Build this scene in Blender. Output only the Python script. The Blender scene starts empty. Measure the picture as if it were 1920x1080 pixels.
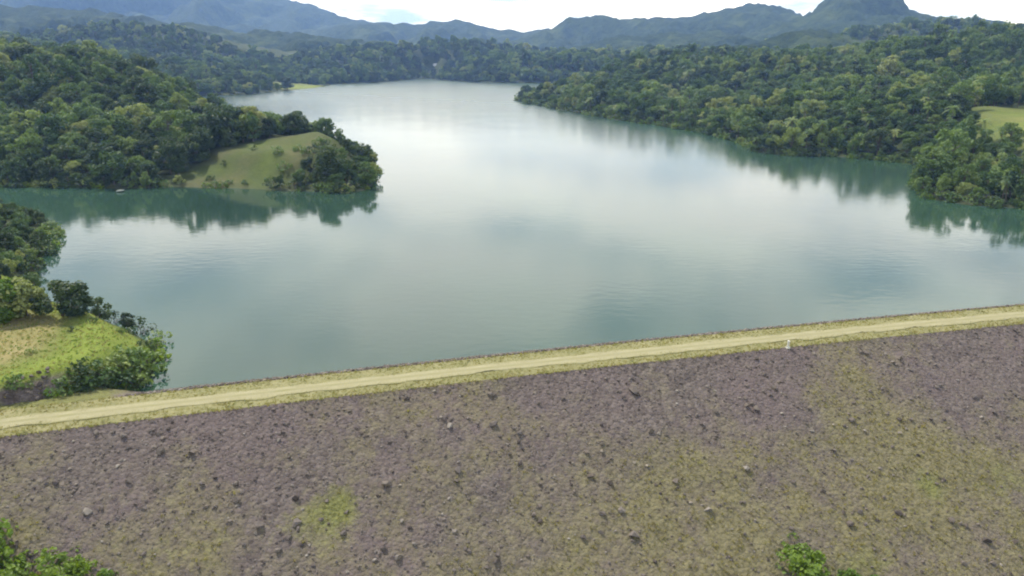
import bpy, bmesh, math, random
import numpy as np
from mathutils import Vector, Euler

random.seed(7)
RNG = np.random.default_rng(11)
C = bpy.context.scene.collection
SC = bpy.context.scene

# ---------------------------------------------------------------- camera
F, HY, CZ = 1400.0, 100.0, 49.0            # focal length in photo pixels, horizon row, height over the water
PITCH = math.atan((540 - HY) / F)
cam_d = bpy.data.cameras.new('camera')
cam_d.sensor_width = 36.0
cam_d.lens = F / 1920 * 36.0
cam_d.clip_start, cam_d.clip_end = 0.5, 30000
cam = bpy.data.objects.new('camera', cam_d)
C.objects.link(cam)
cam.location = (0, 0, CZ)
cam.rotation_euler = (math.pi / 2 - PITCH, 0, 0)
SC.camera = cam

# ---------------------------------------------------------------- sky, sun, exposure
SUN_EL, SUN_AZ = math.radians(54), math.radians(-38)      # azimuth from +Y (view direction), negative = left
world = bpy.data.worlds.new('World')
SC.world = world
world.use_nodes = True
wn, wl = world.node_tree.nodes, world.node_tree.links
wn.clear()
def N(nodes, t, **kw):
    n = nodes.new(t)
    for k, v in kw.items(): setattr(n, k, v)
    return n
def build_world():
    out = N(wn, 'ShaderNodeOutputWorld'); bg = N(wn, 'ShaderNodeBackground')
    bg.inputs['Strength'].default_value = 0.1
    sky = N(wn, 'ShaderNodeTexSky', sky_type='NISHITA', sun_disc=False)
    sky.sun_elevation = SUN_EL
    sky.sun_rotation = SUN_AZ
    sky.altitude = 200; sky.air_density = 1.0; sky.dust_density = 1.2; sky.ozone_density = 1.0
    tc = N(wn, 'ShaderNodeTexCoord'); sep = N(wn, 'ShaderNodeSeparateXYZ')
    wl.new(tc.outputs['Generated'], sep.inputs[0])
    mx = N(wn, 'ShaderNodeMath', operation='MAXIMUM'); mx.inputs[1].default_value = 0.0
    wl.new(sep.outputs['Z'], mx.inputs[0])
    ad = N(wn, 'ShaderNodeMath', operation='ADD'); ad.inputs[1].default_value = 0.16
    wl.new(mx.outputs[0], ad.inputs[0])
    dx = N(wn, 'ShaderNodeMath', operation='DIVIDE'); dy = N(wn, 'ShaderNodeMath', operation='DIVIDE')
    wl.new(sep.outputs['X'], dx.inputs[0]); wl.new(ad.outputs[0], dx.inputs[1])
    wl.new(sep.outputs['Y'], dy.inputs[0]); wl.new(ad.outputs[0], dy.inputs[1])
    cb = N(wn, 'ShaderNodeCombineXYZ')
    wl.new(dx.outputs[0], cb.inputs[0]); wl.new(dy.outputs[0], cb.inputs[1]); cb.inputs[2].default_value = 3.7
    n1 = N(wn, 'ShaderNodeTexNoise'); n1.inputs['Scale'].default_value = 0.75; n1.inputs['Detail'].default_value = 7
    n1.inputs['Roughness'].default_value = 0.55; n1.inputs['Distortion'].default_value = 0.25
    wl.new(cb.outputs[0], n1.inputs['Vector'])
    r1 = N(wn, 'ShaderNodeValToRGB')
    r1.color_ramp.elements[0].position = 0.46; r1.color_ramp.elements[1].position = 0.64
    om = N(wn, 'ShaderNodeMath', operation='SUBTRACT'); om.inputs[0].default_value = 1.0; wl.new(mx.outputs[0], om.inputs[1])
    pw = N(wn, 'ShaderNodeMath', operation='POWER'); pw.inputs[1].default_value = 1.5; wl.new(om.outputs[0], pw.inputs[0])
    ma = N(wn, 'ShaderNodeMath', operation='MULTIPLY_ADD'); ma.inputs[1].default_value = 0.36
    wl.new(pw.outputs[0], ma.inputs[0]); wl.new(n1.outputs['Fac'], ma.inputs[2]); wl.new(ma.outputs[0], r1.inputs[0])
    n2 = N(wn, 'ShaderNodeTexNoise'); n2.inputs['Scale'].default_value = 1.7; n2.inputs['Detail'].default_value = 8
    wl.new(cb.outputs[0], n2.inputs['Vector'])
    r2 = N(wn, 'ShaderNodeValToRGB')
    r2.color_ramp.elements[0].position = 0.30; r2.color_ramp.elements[0].color = (0.30, 0.40, 0.54, 1)
    r2.color_ramp.elements[1].position = 0.54; r2.color_ramp.elements[1].color = (0.96, 0.98, 1.0, 1)
    wl.new(n2.outputs['Fac'], r2.inputs[0])
    sc_ = N(wn, 'ShaderNodeVectorMath', operation='SCALE'); sc_.inputs['Scale'].default_value = CLOUD
    wl.new(r2.outputs[0], sc_.inputs[0])
    mix = N(wn, 'ShaderNodeMix', data_type='RGBA')
    wl.new(r1.outputs[0], mix.inputs[0]); wl.new(sky.outputs[0], mix.inputs[6]); wl.new(sc_.outputs[0], mix.inputs[7])
    wl.new(mix.outputs[2], bg.inputs['Color']); wl.new(bg.outputs[0], out.inputs[0])
CLOUD = 15.5
build_world()

sun_d = bpy.data.lights.new('sun', 'SUN')
sun_d.energy, sun_d.angle, sun_d.color = 5.0, math.radians(1.2), (1.0, 0.95, 0.87)
sun = bpy.data.objects.new('sun', sun_d)
C.objects.link(sun)
sdir = Vector((math.sin(SUN_AZ) * math.cos(SUN_EL), math.cos(SUN_AZ) * math.cos(SUN_EL), math.sin(SUN_EL)))
sun.rotation_euler = (-sdir).to_track_quat('-Z', 'Y').to_euler()

vs = SC.view_settings
vs.view_transform, vs.look, vs.exposure, vs.gamma = 'Standard', 'None', 0.42, 1.0
vs.use_curve_mapping = False
cy = SC.cycles
cy.max_bounces, cy.diffuse_bounces, cy.glossy_bounces, cy.transmission_bounces, cy.volume_bounces = 6, 3, 3, 3, 2
cy.use_denoising = True
cy.filter_width = 2.0
cy.volume_step_rate = 4

# ---------------------------------------------------------------- helpers
def ray(px, py):
    u, v = (px - 960) / F, (540 - py) / F
    c, s = math.cos(PITCH), math.sin(PITCH)
    return u, c + v * s, -s + v * c
def at(px, py, z=0.0):                       # where the sight line through a photo pixel meets height z
    x, y, d = ray(px, py); t = (z - CZ) / d
    return x * t, y * t
def at_y(px, py, Y):                         # ... or distance Y
    x, y, d = ray(px, py); t = Y / y
    return x * t, Y, CZ + d * t
def project(x, y, z):                        # numpy: world -> photo pixel
    c, s = math.cos(PITCH), math.sin(PITCH)
    dz = z - CZ
    depth = y * c - dz * s
    up = y * s + dz * c
    depth = np.maximum(depth, 1e-3)
    return 960 + F * x / depth, 540 - F * up / depth, depth

def _hash(ix, iy, seed):
    h = (ix.astype(np.int64) * 374761393 + iy.astype(np.int64) * 668265263 + seed * 1442695041) & 0x7fffffff
    h = ((h ^ (h >> 13)) * 1274126177) & 0x7fffffff
    h = (h ^ (h >> 16)) & 0xffff
    return h / 65535.0
def vnoise(x, y, seed=0):
    x = np.asarray(x, float); y = np.asarray(y, float)
    ix, iy = np.floor(x), np.floor(y)
    fx, fy = x - ix, y - iy
    fx = fx * fx * (3 - 2 * fx); fy = fy * fy * (3 - 2 * fy)
    a, b = _hash(ix, iy, seed), _hash(ix + 1, iy, seed)
    c, d = _hash(ix, iy + 1, seed), _hash(ix + 1, iy + 1, seed)
    return (a * (1 - fx) + b * fx) * (1 - fy) + (c * (1 - fx) + d * fx) * fy
def fbm(x, y, oct=4, seed=0):                # about -1 .. 1
    v, a, s = 0, 1.0, 0
    for o in range(oct):
        v = v + a * (vnoise(x * 2 ** o, y * 2 ** o, seed + o * 17) * 2 - 1); s += a; a *= 0.5
    return v / s
def sstep(a, b, x):
    t = np.clip((x - a) / (b - a), 0, 1)
    return t * t * (3 - 2 * t)

def mesh_from(name, V, Fc, mats=(), smooth=False, mat_idx=None):
    me = bpy.data.meshes.new(name)
    V = np.asarray(V, np.float32)
    if isinstance(Fc, np.ndarray):
        k = Fc.shape[1]; n = Fc.shape[0]
        me.vertices.add(len(V)); me.vertices.foreach_set('co', V.ravel())
        me.loops.add(n * k); me.loops.foreach_set('vertex_index', Fc.astype(np.int32).ravel())
        me.polygons.add(n)
        me.polygons.foreach_set('loop_start', np.arange(0, n * k, k, dtype=np.int32))
        me.polygons.foreach_set('loop_total', np.full(n, k, np.int32))
    else:
        me.from_pydata([tuple(v) for v in V], [], Fc)
    for m in mats: me.materials.append(m)
    if mat_idx is not None: me.polygons.foreach_set('material_index', np.asarray(mat_idx, np.int32))
    me.polygons.foreach_set('use_smooth', np.full(len(me.polygons), smooth, bool))
    me.update(calc_edges=True)
    me.validate()
    return me
def obj(name, me, parent=None, loc=(0, 0, 0), rot=(0, 0, 0), scale=None):
    o = bpy.data.objects.new(name, me); C.objects.link(o)
    o.location, o.rotation_euler = loc, rot
    if scale is not None: o.scale = scale if hasattr(scale, '__len__') else (scale,) * 3
    if parent is not None: o.parent = parent
    return o
def empty(name, loc, rz=0.0, scale=1.0):
    o = bpy.data.objects.new(name, None); C.objects.link(o)
    o.location, o.rotation_euler, o.scale = loc, (0, 0, rz), (scale,) * 3
    o.empty_display_size = 0.5
    return o
def tag(o, label=None, cat=None, group=None, kind=None):
    for k, v in (('label', label), ('category', cat), ('group', group), ('kind', kind)):
        if v: o[k] = v
    return o
def grid_faces(nx, ny):
    i = np.arange(nx - 1)[None, :] + np.arange(ny - 1)[:, None] * nx
    i = i.ravel()
    return np.stack([i, i + 1, i + 1 + nx, i + nx], 1)
def add_color_attr(me, name, rgb):
    a = me.attributes.new(name, 'FLOAT_COLOR', 'POINT')
    col = np.ones((len(me.vertices), 4), np.float32); col[:, :3] = rgb
    a.data.foreach_set('color', col.ravel())

class MB:
    """collects solids into one mesh"""
    def __init__(s): s.v, s.f, s.m = [], [], []
    def tube(s, pts, radii, n=7, mi=0):
        base = len(s.v)
        pts = [Vector(p) for p in pts]
        for i, p in enumerate(pts):
            d = (pts[min(i + 1, len(pts) - 1)] - pts[max(i - 1, 0)]).normalized()
            a = d.orthogonal().normalized(); b = d.cross(a)
            for k in range(n):
                t = 2 * math.pi * k / n
                s.v.append(tuple(p + (a * math.cos(t) + b * math.sin(t)) * radii[i]))
        for i in range(len(pts) - 1):
            for k in range(n):
                a0 = base + i * n + k; a1 = base + i * n + (k + 1) % n
                s.f.append((a0, a1, a1 + n, a0 + n)); s.m.append(mi)
        s.f.append(tuple(base + (len(pts) - 1) * n + k for k in range(n))); s.m.append(mi)
        s.f.append(tuple(base + k for k in reversed(range(n)))); s.m.append(mi)
    def box(s, c, size, mi=0, rz=0.0):
        base = len(s.v); cr, sr = math.cos(rz), math.sin(rz)
        for dz in (-.5, .5):
            for dx, dy in ((-.5, -.5), (.5, -.5), (.5, .5), (-.5, .5)):
                x, y = dx * size[0], dy * size[1]
                s.v.append((c[0] + x * cr - y * sr, c[1] + x * sr + y * cr, c[2] + dz * size[2]))
        for f in ((3, 2, 1, 0), (4, 5, 6, 7), (0, 1, 5, 4), (1, 2, 6, 5), (2, 3, 7, 6), (3, 0, 4, 7)):
            s.f.append(tuple(base + i for i in f)); s.m.append(mi)
    def mesh(s, name, mats, smooth=False):
        return mesh_from(name, s.v, s.f, mats, smooth, s.m)

# ---------------------------------------------------------------- materials
class MT:
    def __init__(s, name):
        s.m = bpy.data.materials.new(name); s.m.use_nodes = True
        s.n, s.l = s.m.node_tree.nodes, s.m.node_tree.links
        s.n.clear(); s.out = s.n.new('ShaderNodeOutputMaterial')
    def pos(s):
        if not hasattr(s, '_p'): s._p = s.n.new('ShaderNodeNewGeometry').outputs['Position']
        return s._p
    def noise(s, scale, detail=4, rough=0.55, vec=None, stretch=None, dist=0.0):
        t = s.n.new('ShaderNodeTexNoise')
        t.inputs['Scale'].default_value = scale; t.inputs['Detail'].default_value = detail
        t.inputs['Roughness'].default_value = rough; t.inputs['Distortion'].default_value = dist
        v = vec if vec is not None else s.pos()
        if stretch:
            mp = s.n.new('ShaderNodeMapping'); mp.inputs['Scale'].default_value = stretch
            s.l.new(v, mp.inputs[0]); v = mp.outputs[0]
        s.l.new(v, t.inputs['Vector'])
        return t.outputs['Fac']
    def ramp(s, fac, stops):
        r = s.n.new('ShaderNodeValToRGB'); e = r.color_ramp.elements
        while len(e) < len(stops): e.new(0.5)
        for el, (p, c) in zip(e, stops):
            el.position = p; el.color = (*c, 1) if hasattr(c, '__len__') else (c, c, c, 1)
        s.l.new(fac, r.inputs[0]); return r.outputs[0]
    def mix(s, fac, a, b, mode='MIX'):
        m = s.n.new('ShaderNodeMix'); m.data_type = 'RGBA'; m.blend_type = mode
        for i, v in ((0, fac), (6, a), (7, b)):
            if isinstance(v, (int, float)): m.inputs[i].default_value = v
            elif isinstance(v, tuple): m.inputs[i].default_value = (*v, 1)
            else: s.l.new(v, m.inputs[i])
        return m.outputs[2]
    def attr(s, name):
        a = s.n.new('ShaderNodeAttribute'); a.attribute_name = name
        sp = s.n.new('ShaderNodeSeparateColor'); s.l.new(a.outputs['Color'], sp.inputs[0])
        return sp.outputs
    def math(s, op, a, b):
        m = s.n.new('ShaderNodeMath'); m.operation = op
        for i, v in ((0, a), (1, b)):
            if isinstance(v, (int, float)): m.inputs[i].default_value = v
            else: s.l.new(v, m.inputs[i])
        return m.outputs[0]
    def bump(s, h, dist, strength=1.0, normal=None):
        b = s.n.new('ShaderNodeBump'); b.inputs['Distance'].default_value = dist; b.inputs['Strength'].default_value = strength
        s.l.new(h, b.inputs['Height'])
        if normal: s.l.new(normal, b.inputs['Normal'])
        return b.outputs[0]
    def principled(s, col, rough=0.9, spec=0.25, normal=None):
        p = s.n.new('ShaderNodeBsdfPrincipled')
        if isinstance(col, tuple): p.inputs['Base Color'].default_value = (*col, 1)
        else: s.l.new(col, p.inputs['Base Color'])
        p.inputs['Roughness'].default_value = rough; p.inputs['Specular IOR Level'].default_value = spec
        if normal: s.l.new(normal, p.inputs['Normal'])
        s.l.new(p.outputs[0], s.out.inputs[0]); s.p = p
        return s.m

def leaf_material(name, stops, trans=0.24):
    t = MT(name)
    oi = t.n.new('ShaderNodeObjectInfo')
    c = t.ramp(oi.outputs['Random'], stops)
    n = t.noise(0.35, 3, 0.6)
    c = t.mix(t.ramp(n, [(0.3, 0.0), (0.7, 1.0)]), c, t.mix(1.0, c, (1.45, 1.3, 1.0), 'MULTIPLY'))
    d = t.n.new('ShaderNodeBsdfPrincipled'); d.inputs['Roughness'].default_value = 0.6
    d.inputs['Specular IOR Level'].default_value = 0.3
    t.l.new(c, d.inputs['Base Color'])
    tr = t.n.new('ShaderNodeBsdfTranslucent')
    t.l.new(t.mix(1.0, c, (1.5, 1.55, 0.7), 'MULTIPLY'), tr.inputs['Color'])
    ms = t.n.new('ShaderNodeMixShader'); ms.inputs[0].default_value = trans
    t.l.new(d.outputs[0], ms.inputs[1]); t.l.new(tr.outputs[0], ms.inputs[2]); t.l.new(ms.outputs[0], t.out.inputs[0])
    return t.m
LEAF = leaf_material('leaves', [(0.0, (0.030, 0.064, 0.022)), (0.35, (0.055, 0.104, 0.032)), (0.7, (0.090, 0.150, 0.043)), (0.9, (0.140, 0.195, 0.062)), (1.0, (0.190, 0.225, 0.095))])
LEAF_DARK = leaf_material('dark_leaves', [(0.0, (0.020, 0.042, 0.018)), (0.6, (0.032, 0.060, 0.022)), (1.0, (0.050, 0.082, 0.028))], 0.22)
LEAF_BRIGHT = leaf_material('bright_leaves', [(0.0, (0.060, 0.115, 0.018)), (0.5, (0.085, 0.150, 0.022)), (1.0, (0.120, 0.180, 0.030))], 0.35)
WEED = leaf_material('weed_blades', [(0.0, (0.16, 0.15, 0.085)), (0.5, (0.21, 0.195, 0.105)), (1.0, (0.23, 0.23, 0.10))], 0.25)
STRAW = leaf_material('straw_grass', [(0.0, (0.20, 0.185, 0.09)), (0.5, (0.23, 0.22, 0.105)), (1.0, (0.19, 0.215, 0.08))], 0.25)
GREENWEED = leaf_material('green_weed', [(0.0, (0.13, 0.14, 0.055)), (1.0, (0.18, 0.19, 0.07))], 0.35)
def _bark():
    t = MT('bark'); n = t.noise(3.0, 5, 0.6, stretch=(1, 1, 0.25))
    return t.principled(t.ramp(n, [(0.3, (0.06, 0.048, 0.036)), (0.7, (0.17, 0.145, 0.115))]), 0.95, 0.15, t.bump(n, 0.05))
BARK = _bark()

def _ground():
    t = MT('hillside_soil'); cov = t.attr('cover')
    n = t.noise(0.05, 6, 0.6); n2 = t.noise(0.5, 6, 0.65); n3 = t.noise(3.0, 5, 0.6)
    base = t.mix(n2, (0.030, 0.045, 0.018), (0.060, 0.075, 0.030))
    straw = t.ramp(t.mix(0.45, n, n2), [(0.32, (0.150, 0.160, 0.050)), (0.5, (0.230, 0.205, 0.085)), (0.66, (0.300, 0.250, 0.125))])
    green = t.ramp(t.mix(0.6, n, n2), [(0.3, (0.120, 0.165, 0.030)), (0.7, (0.200, 0.245, 0.045))])
    rock = t.ramp(t.mix(0.5, n2, n3), [(0.3, (0.055, 0.045, 0.042)), (0.5, (0.12, 0.10, 0.095)), (0.7, (0.20, 0.175, 0.155))])
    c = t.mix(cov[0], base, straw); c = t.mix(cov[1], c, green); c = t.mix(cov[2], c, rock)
    c = t.mix(0.35, c, t.mix(1.0, c, t.ramp(n3, [(0.3, 0.35), (0.7, 1.0)]), 'MULTIPLY'))
    return t.principled(c, 0.95, 0.1, t.bump(t.mix(0.5, n2, n3), 0.6, 0.9))
GROUND = _ground()

def _forest_far(name, lo, hi, glade):
    t = MT(name)
    n = t.noise(0.006, 5, 0.6); n2 = t.noise(0.055, 4, 0.65); n3 = t.noise(0.02, 4, 0.6)
    c = t.mix(t.ramp(n2, [(0.35, 0.0), (0.65, 1.0)]), lo, hi)
    c = t.mix(t.ramp(t.mix(0.5, n, n3), [(0.52, 0.0), (0.62, 0.75)]), c, glade)
    return t.principled(c, 0.95, 0.05, t.bump(n2, 9.0, 1.0))
FOREST_FAR = _forest_far('far_forest', (0.010, 0.020, 0.011), (0.030, 0.048, 0.020), (0.055, 0.075, 0.030))

# ---------------------------------------------------------------- the dam's line (plan)
def crest_y(x): return 106.0 + 0.27 * x - 0.0002 * x * x      # centre line of the crest
CREST_Z, CREST_W, FACE = 3.2, 8.2, 0.50
def dam_point(x0, n):                       # x0 along the crest, n metres downstream (towards the camera)
    s = 0.27 - 0.0004 * x0; L = np.sqrt(1 + s * s)
    return x0 + n * s / L, crest_y(x0) - n / L

# ---------------------------------------------------------------- ground: shores and hills
def P(*pts): return [at(px, py, 0.0) for px, py in pts]
LEFT = P((238, 741), (268, 722), (284, 700), (290, 672), (276, 640), (236, 616), (170, 600), (110, 580), (66, 545), (58, 515), (66, 494), (92, 472), (104, 452), (100, 428), (66, 412), (0, 404), (-160, 398)) \
     + P((-160, 356), (0, 350), (120, 351), (230, 354), (330, 350), (450, 354), (560, 358), (640, 361), (684, 358), (704, 345)) \
     + [(-60, 316), (-63, 346), (-88, 384), (-130, 420), (-190, 520), (-262, 640), (-340, 760), (-420, 900)] \
     + P((455, 178), (500, 174), (560, 168), (605, 163), (622, 158)) + P((700, 155.5), (780, 149)) + [(-60, 1700), (-60, 1900), (-1400, 1900), (-1400, 40), (-120, 40), (-90, 70), (-75, 82), (-60, 96)]
FAR = P((780, 149), (800, 147.5), (830, 151), (900, 155), (962, 156)) + [(90, 1300), (210, 1240), (330, 1215), (420, 1260), (520, 1300), (1400, 1300), (1400, 1900), (-250, 1900)]
RIGHT = [(420, 130), (260, 190), (200, 222)] + P((1920, 391), (1860, 388), (1800, 384), (1735, 372), (1712, 350), (1722, 326), (1738, 312), (1680, 304), (1560, 292), (1480, 293), (1410, 284), (1392, 268), (1300, 246), (1220, 234), (1150, 224), (1050, 206), (985, 193), (968, 187)) \
     + [(30, 900), (90, 950), (180, 1010), (300, 1060), (420, 1090), (560, 1150), (1400, 1150), (1400, 130)]
def sdist(poly, x, y):
    d2 = np.full(x.shape, 1e18); ins = np.zeros(x.shape, bool)
    n = len(poly)
    for i in range(n):
        ax, ay = poly[i]; bx, by = poly[(i + 1) % n]
        ex, ey = bx - ax, by - ay; l2 = ex * ex + ey * ey + 1e-9
        t = np.clip(((x - ax) * ex + (y - ay) * ey) / l2, 0, 1)
        d2 = np.minimum(d2, (x - ax - t * ex) ** 2 + (y - ay - t * ey) ** 2)
        c = ((ay > y) != (by > y)) & (x < (bx - ax) * (y - ay) / (by - ay + 1e-12) + ax)
        ins ^= c
    return np.where(ins, 1, -1) * np.sqrt(d2)
HILL = []                                   # control points: x, y, ground height
def hp(px, py, Y, tree=0.0):
    x, y, z = at_y(px, py, Y); HILL.append((x, y, z - tree))
for a in [(-260, 74, 480), (-120, 84, 480), (0, 96, 475), (100, 110, 465), (200, 127, 450), (300, 147, 440), (400, 170, 420), (470, 198, 400)]: hp(*a, tree=10)
for a in [(0, 225, 370), (-150, 215, 370), (200, 235, 365), (370, 245, 352)]: hp(*a, tree=10)
for a in [(400, 290, 308), (450, 268, 320), (505, 246, 338), (580, 246, 336), (640, 252, 326), (680, 272, 314), (650, 300, 305)]: hp(*a, tree=2.0)
HILL += [(-150, 560, 18), (-280, 700, 18), (-400, 620, 40), (-330, 850, 15)]
for a in [(-300, 52, 1180), (-150, 62, 1180), (0, 72, 1180), (100, 86, 1180), (200, 100, 1180), (300, 113, 1180), (400, 128, 1190), (500, 141, 1200), (580, 150, 1240)]: hp(*a, tree=12)
for a in [(1000, 165, 890), (1060, 132, 930), (1150, 110, 950), (1230, 97, 960), (1300, 91, 960), (1360, 100, 920), (1420, 120, 850), (1500, 116, 800), (1560, 109, 780), (1650, 81, 780), (1750, 67, 780), (1850, 57, 780), (1920, 58, 780), (2100, 50, 780), (2400, 60, 780)]: hp(*a, tree=11)
for a in [(1300, 200, 590), (1400, 205, 500), (1550, 192, 480), (1700, 172, 490), (1800, 165, 480), (1920, 150, 480), (1250, 180, 700), (1150, 165, 760)]: hp(*a, tree=11)
for a in [(1885, 240, 345), (1905, 205, 395), (1875, 283, 315), (2000, 230, 345), (2050, 190, 400)]: hp(*a)
for a in [(1800, 335, 285), (1900, 330, 270), (2050, 330, 270)]: hp(*a, tree=5)
HILL += [(300, 1300, 40), (0, 1480, 30), (-150, 1750, 60), (800, 1400, 90), (-700, 1500, 90)]
HILL = np.array(HILL)
def hills(x, y):
    num = np.zeros(x.shape); den = np.zeros(x.shape)
    for hx, hy, hz in HILL:
        w = 1.0 / ((x - hx) ** 2 + (y - hy) ** 2 + 22.0 ** 2 + (0.02 * hy) ** 2) ** 1.6
        num += w * hz; den += w
    return num / den
def land(x, y):
    """signed distance to the shore (inland positive) and ground height"""
    x = np.asarray(x, float); y = np.asarray(y, float)
    d = np.maximum(np.maximum(sdist(LEFT, x, y), sdist(FAR, x, y)), sdist(RIGHT, x, y))
    d = d + fbm(x / 14, y / 14, 4, 3) * np.clip(y / 130, 0.8, 6)
    knoll = (1 - sstep(-45, -35, x)) * (1 - sstep(150, 185, y))
    h = hills(x, y) + 4.0 * np.exp(-((x + 80) / 26) ** 2 - ((y - 328) / 24) ** 2)
    hill = 0.9 * sstep(0, 4, d) + np.maximum(h, 1.0) * sstep(0, (46 + 0.03 * y) * (1 - 0.58 * np.exp(-(((x + 85) / 45) ** 2 + ((y - 318) / 45) ** 2) ** 2)), d) + fbm(x / 45, y / 45, 4, 9) * (2.5 + 0.004 * y) * sstep(4, 40, d)
    kn = 5.6 * sstep(-0.5, 7.5, d) + 0.5 * fbm(x / 9, y / 9, 3, 21) * sstep(0, 5, d) + 0.02 * np.maximum(d - 10, 0)
    z = np.where(d > 0, hill * (1 - knoll) + kn * knoll, 0)
    z = np.where(d <= 0, np.maximum(d * 0.35, -7.0), z)
    # the ground sinks under the dam's body
    nd = crest_y(x) - y                                         # rough metres downstream of the crest's centre line
    under = sstep(-7.5, -4.5, nd)
    return d, np.where(nd > -7.5, np.minimum(z, z * (1 - under) + (-6.0 - np.maximum(nd + 4.5, 0) * 0.6) * under), z)

def axis(*segs):
    a = []
    for lo, hi, st in segs: a.append(np.arange(lo, hi, st))
    return np.concatenate(a + [np.array([segs[-1][1]])])
gx = axis((-1150, -420, 9), (-420, -130, 3.5), (-130, -40, 0.9), (-40, 120, 4), (120, 330, 3), (330, 1200, 8))
gy = axis((60, 86, 2), (86, 170, 0.9), (170, 420, 2.4), (420, 1000, 5), (1000, 1800, 9))
GX, GY = np.meshgrid(gx, gy)
GD, GZ = land(GX, GY)
def cover(x, y, d, z):
    px, py, dep = project(x, y, z)
    n = fbm(x / 12, y / 12, 4, 31)
    knoll = (x < -38) & (y < 152)
    # knoll: straw field on top, green rim, rock scar facing the dam on its left end
    top = sstep(4.6, 5.4, z) * knoll
    rim = (1 - sstep(9, 17, d + 4 * n)) * knoll
    r = top * (1 - rim * 0.9); g = np.where(knoll, np.maximum(rim * sstep(0.3, 1.0, z), 0), 0)
    rock = knoll * sstep(-62.5, -65.5, x + 1.5 * n) * sstep(0.8, 1.8, z) * (1 - sstep(4.6, 5.3, z)) * (y < 108)
    # grass slope on the headland
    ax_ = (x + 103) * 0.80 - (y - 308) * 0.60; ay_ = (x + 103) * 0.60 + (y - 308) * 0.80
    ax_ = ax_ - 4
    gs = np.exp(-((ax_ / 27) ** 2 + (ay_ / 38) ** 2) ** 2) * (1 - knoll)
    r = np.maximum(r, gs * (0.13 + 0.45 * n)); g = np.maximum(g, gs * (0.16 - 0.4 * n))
    # pasture on the right slope
    ps = np.exp(-(((x - 254) / 36) ** 2 + ((y - 338) / 68) ** 2) ** 2)
    r = np.maximum(r, ps * (0.35 + 0.5 * n)); g = np.maximum(g, ps * (0.6 - 0.4 * n))
    # pale glades on the far left shore
    gl = np.exp(-(((x + 318) / 36) ** 2 + ((y - 1150) / 70) ** 2) ** 2)
    r = np.maximum(r, gl * 0.5); g = np.maximum(g, gl * 0.8)
    shore = (1 - sstep(0.3, 1.1, z)) * (d > -2)
    rock = np.maximum(rock, 0.12 * shore * (~knoll))
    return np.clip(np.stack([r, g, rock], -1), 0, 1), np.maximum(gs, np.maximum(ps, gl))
def glade_mask(x, y, d, z): return cover(x, y, d, z)[1]

V = np.stack([GX, GY, GZ], -1).reshape(-1, 3)
me = mesh_from('terrain', V, grid_faces(len(gx), len(gy)), [GROUND], True)
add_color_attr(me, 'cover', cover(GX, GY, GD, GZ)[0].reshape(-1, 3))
TERRAIN = tag(obj('terrain', me), kind='structure')

# valley floor below the dam, reaching past the last mountains
gs_ = np.linspace(-1, 1, 61); gs_ = np.sign(gs_) * np.abs(gs_) ** 2.2 * 4100
VX, VY = np.meshgrid(gs_, gs_ * 0.76 + 1850 * np.linspace(0, 1, 61) ** 1.0)
VZ = -34 + 1.5 * fbm(VX / 60, VY / 60, 3, 5)
me = mesh_from('ground', np.stack([VX, VY, VZ], -1).reshape(-1, 3), grid_faces(61, 61), [GROUND], True)
add_color_attr(me, 'cover', np.tile(np.array([[0.3, 0.5, 0.0]]), (61 * 61, 1)))
tag(obj('ground', me), kind='structure')

# ---------------------------------------------------------------- water
def _water():
    t = MT('reservoir_water')
    n1 = t.noise(0.55, 3, 0.5, stretch=(0.5, 1.0, 1)); n2 = t.noise(0.03, 3, 0.5); n3 = t.noise(0.012, 4, 0.55, stretch=(1, 0.5, 1))
    c = t.mix(t.ramp(n3, [(0.35, 0.0), (0.65, 1.0)]), (0.018, 0.040, 0.028), (0.027, 0.062, 0.041))
    sp = t.n.new('ShaderNodeSeparateXYZ'); t.l.new(t.pos(), sp.inputs[0])
    reach = t.n.new('ShaderNodeMapRange'); reach.interpolation_type = 'SMOOTHSTEP'
    reach.inputs['From Min'].default_value, reach.inputs['From Max'].default_value = 330, 900
    reach.inputs['To Min'].default_value, reach.inputs['To Max'].default_value = 0.0, 1.0
    t.l.new(t.math('ADD', t.math('ADD', sp.outputs['Y'], t.math('MULTIPLY', sp.outputs['X'], 0.9)), t.math('MULTIPLY', n2, 120)), reach.inputs['Value'])
    b1 = t.n.new('ShaderNodeBump'); b1.inputs['Distance'].default_value = 0.1
    t.l.new(n1, b1.inputs['Height']); t.l.new(t.math('MULTIPLY_ADD', reach.outputs[0], 0.65), b1.inputs['Strength'])
    b1.inputs['Strength'].links[0].from_node.inputs[2].default_value = 0.22
    nb = t.bump(n2, 0.6, 0.10, b1.outputs[0])
    m = t.principled(c, 0.07, 0.5, nb)
    rg = t.math('MULTIPLY_ADD', reach.outputs[0], 0.22); rg.node.inputs[2].default_value = 0.06
    t.l.new(rg, t.p.inputs['Roughness'])
    t.p.inputs['IOR'].default_value = 1.333
    return m
WATER = _water()
wx = np.linspace(-1150, 1200, 48); wy = np.linspace(78, 1800, 48)
WX, WY = np.meshgrid(wx, wy)
def water_front():
    xs = np.linspace(-1150, 1200, 60)
    top = [(x, 1800.0, 0.0) for x in xs]; bot = [(x, max(crest_y(np.clip(x, -400, 600)), -40) + 2.0, 0.0) for x in xs]
    Vw = np.array(bot + top); n = len(xs); i = np.arange(n - 1)
    return mesh_from('water', Vw, np.stack([i, i + 1, i + 1 + n, i + n], 1), [WATER], True)
tag(obj('water', water_front()), kind='structure')

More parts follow.
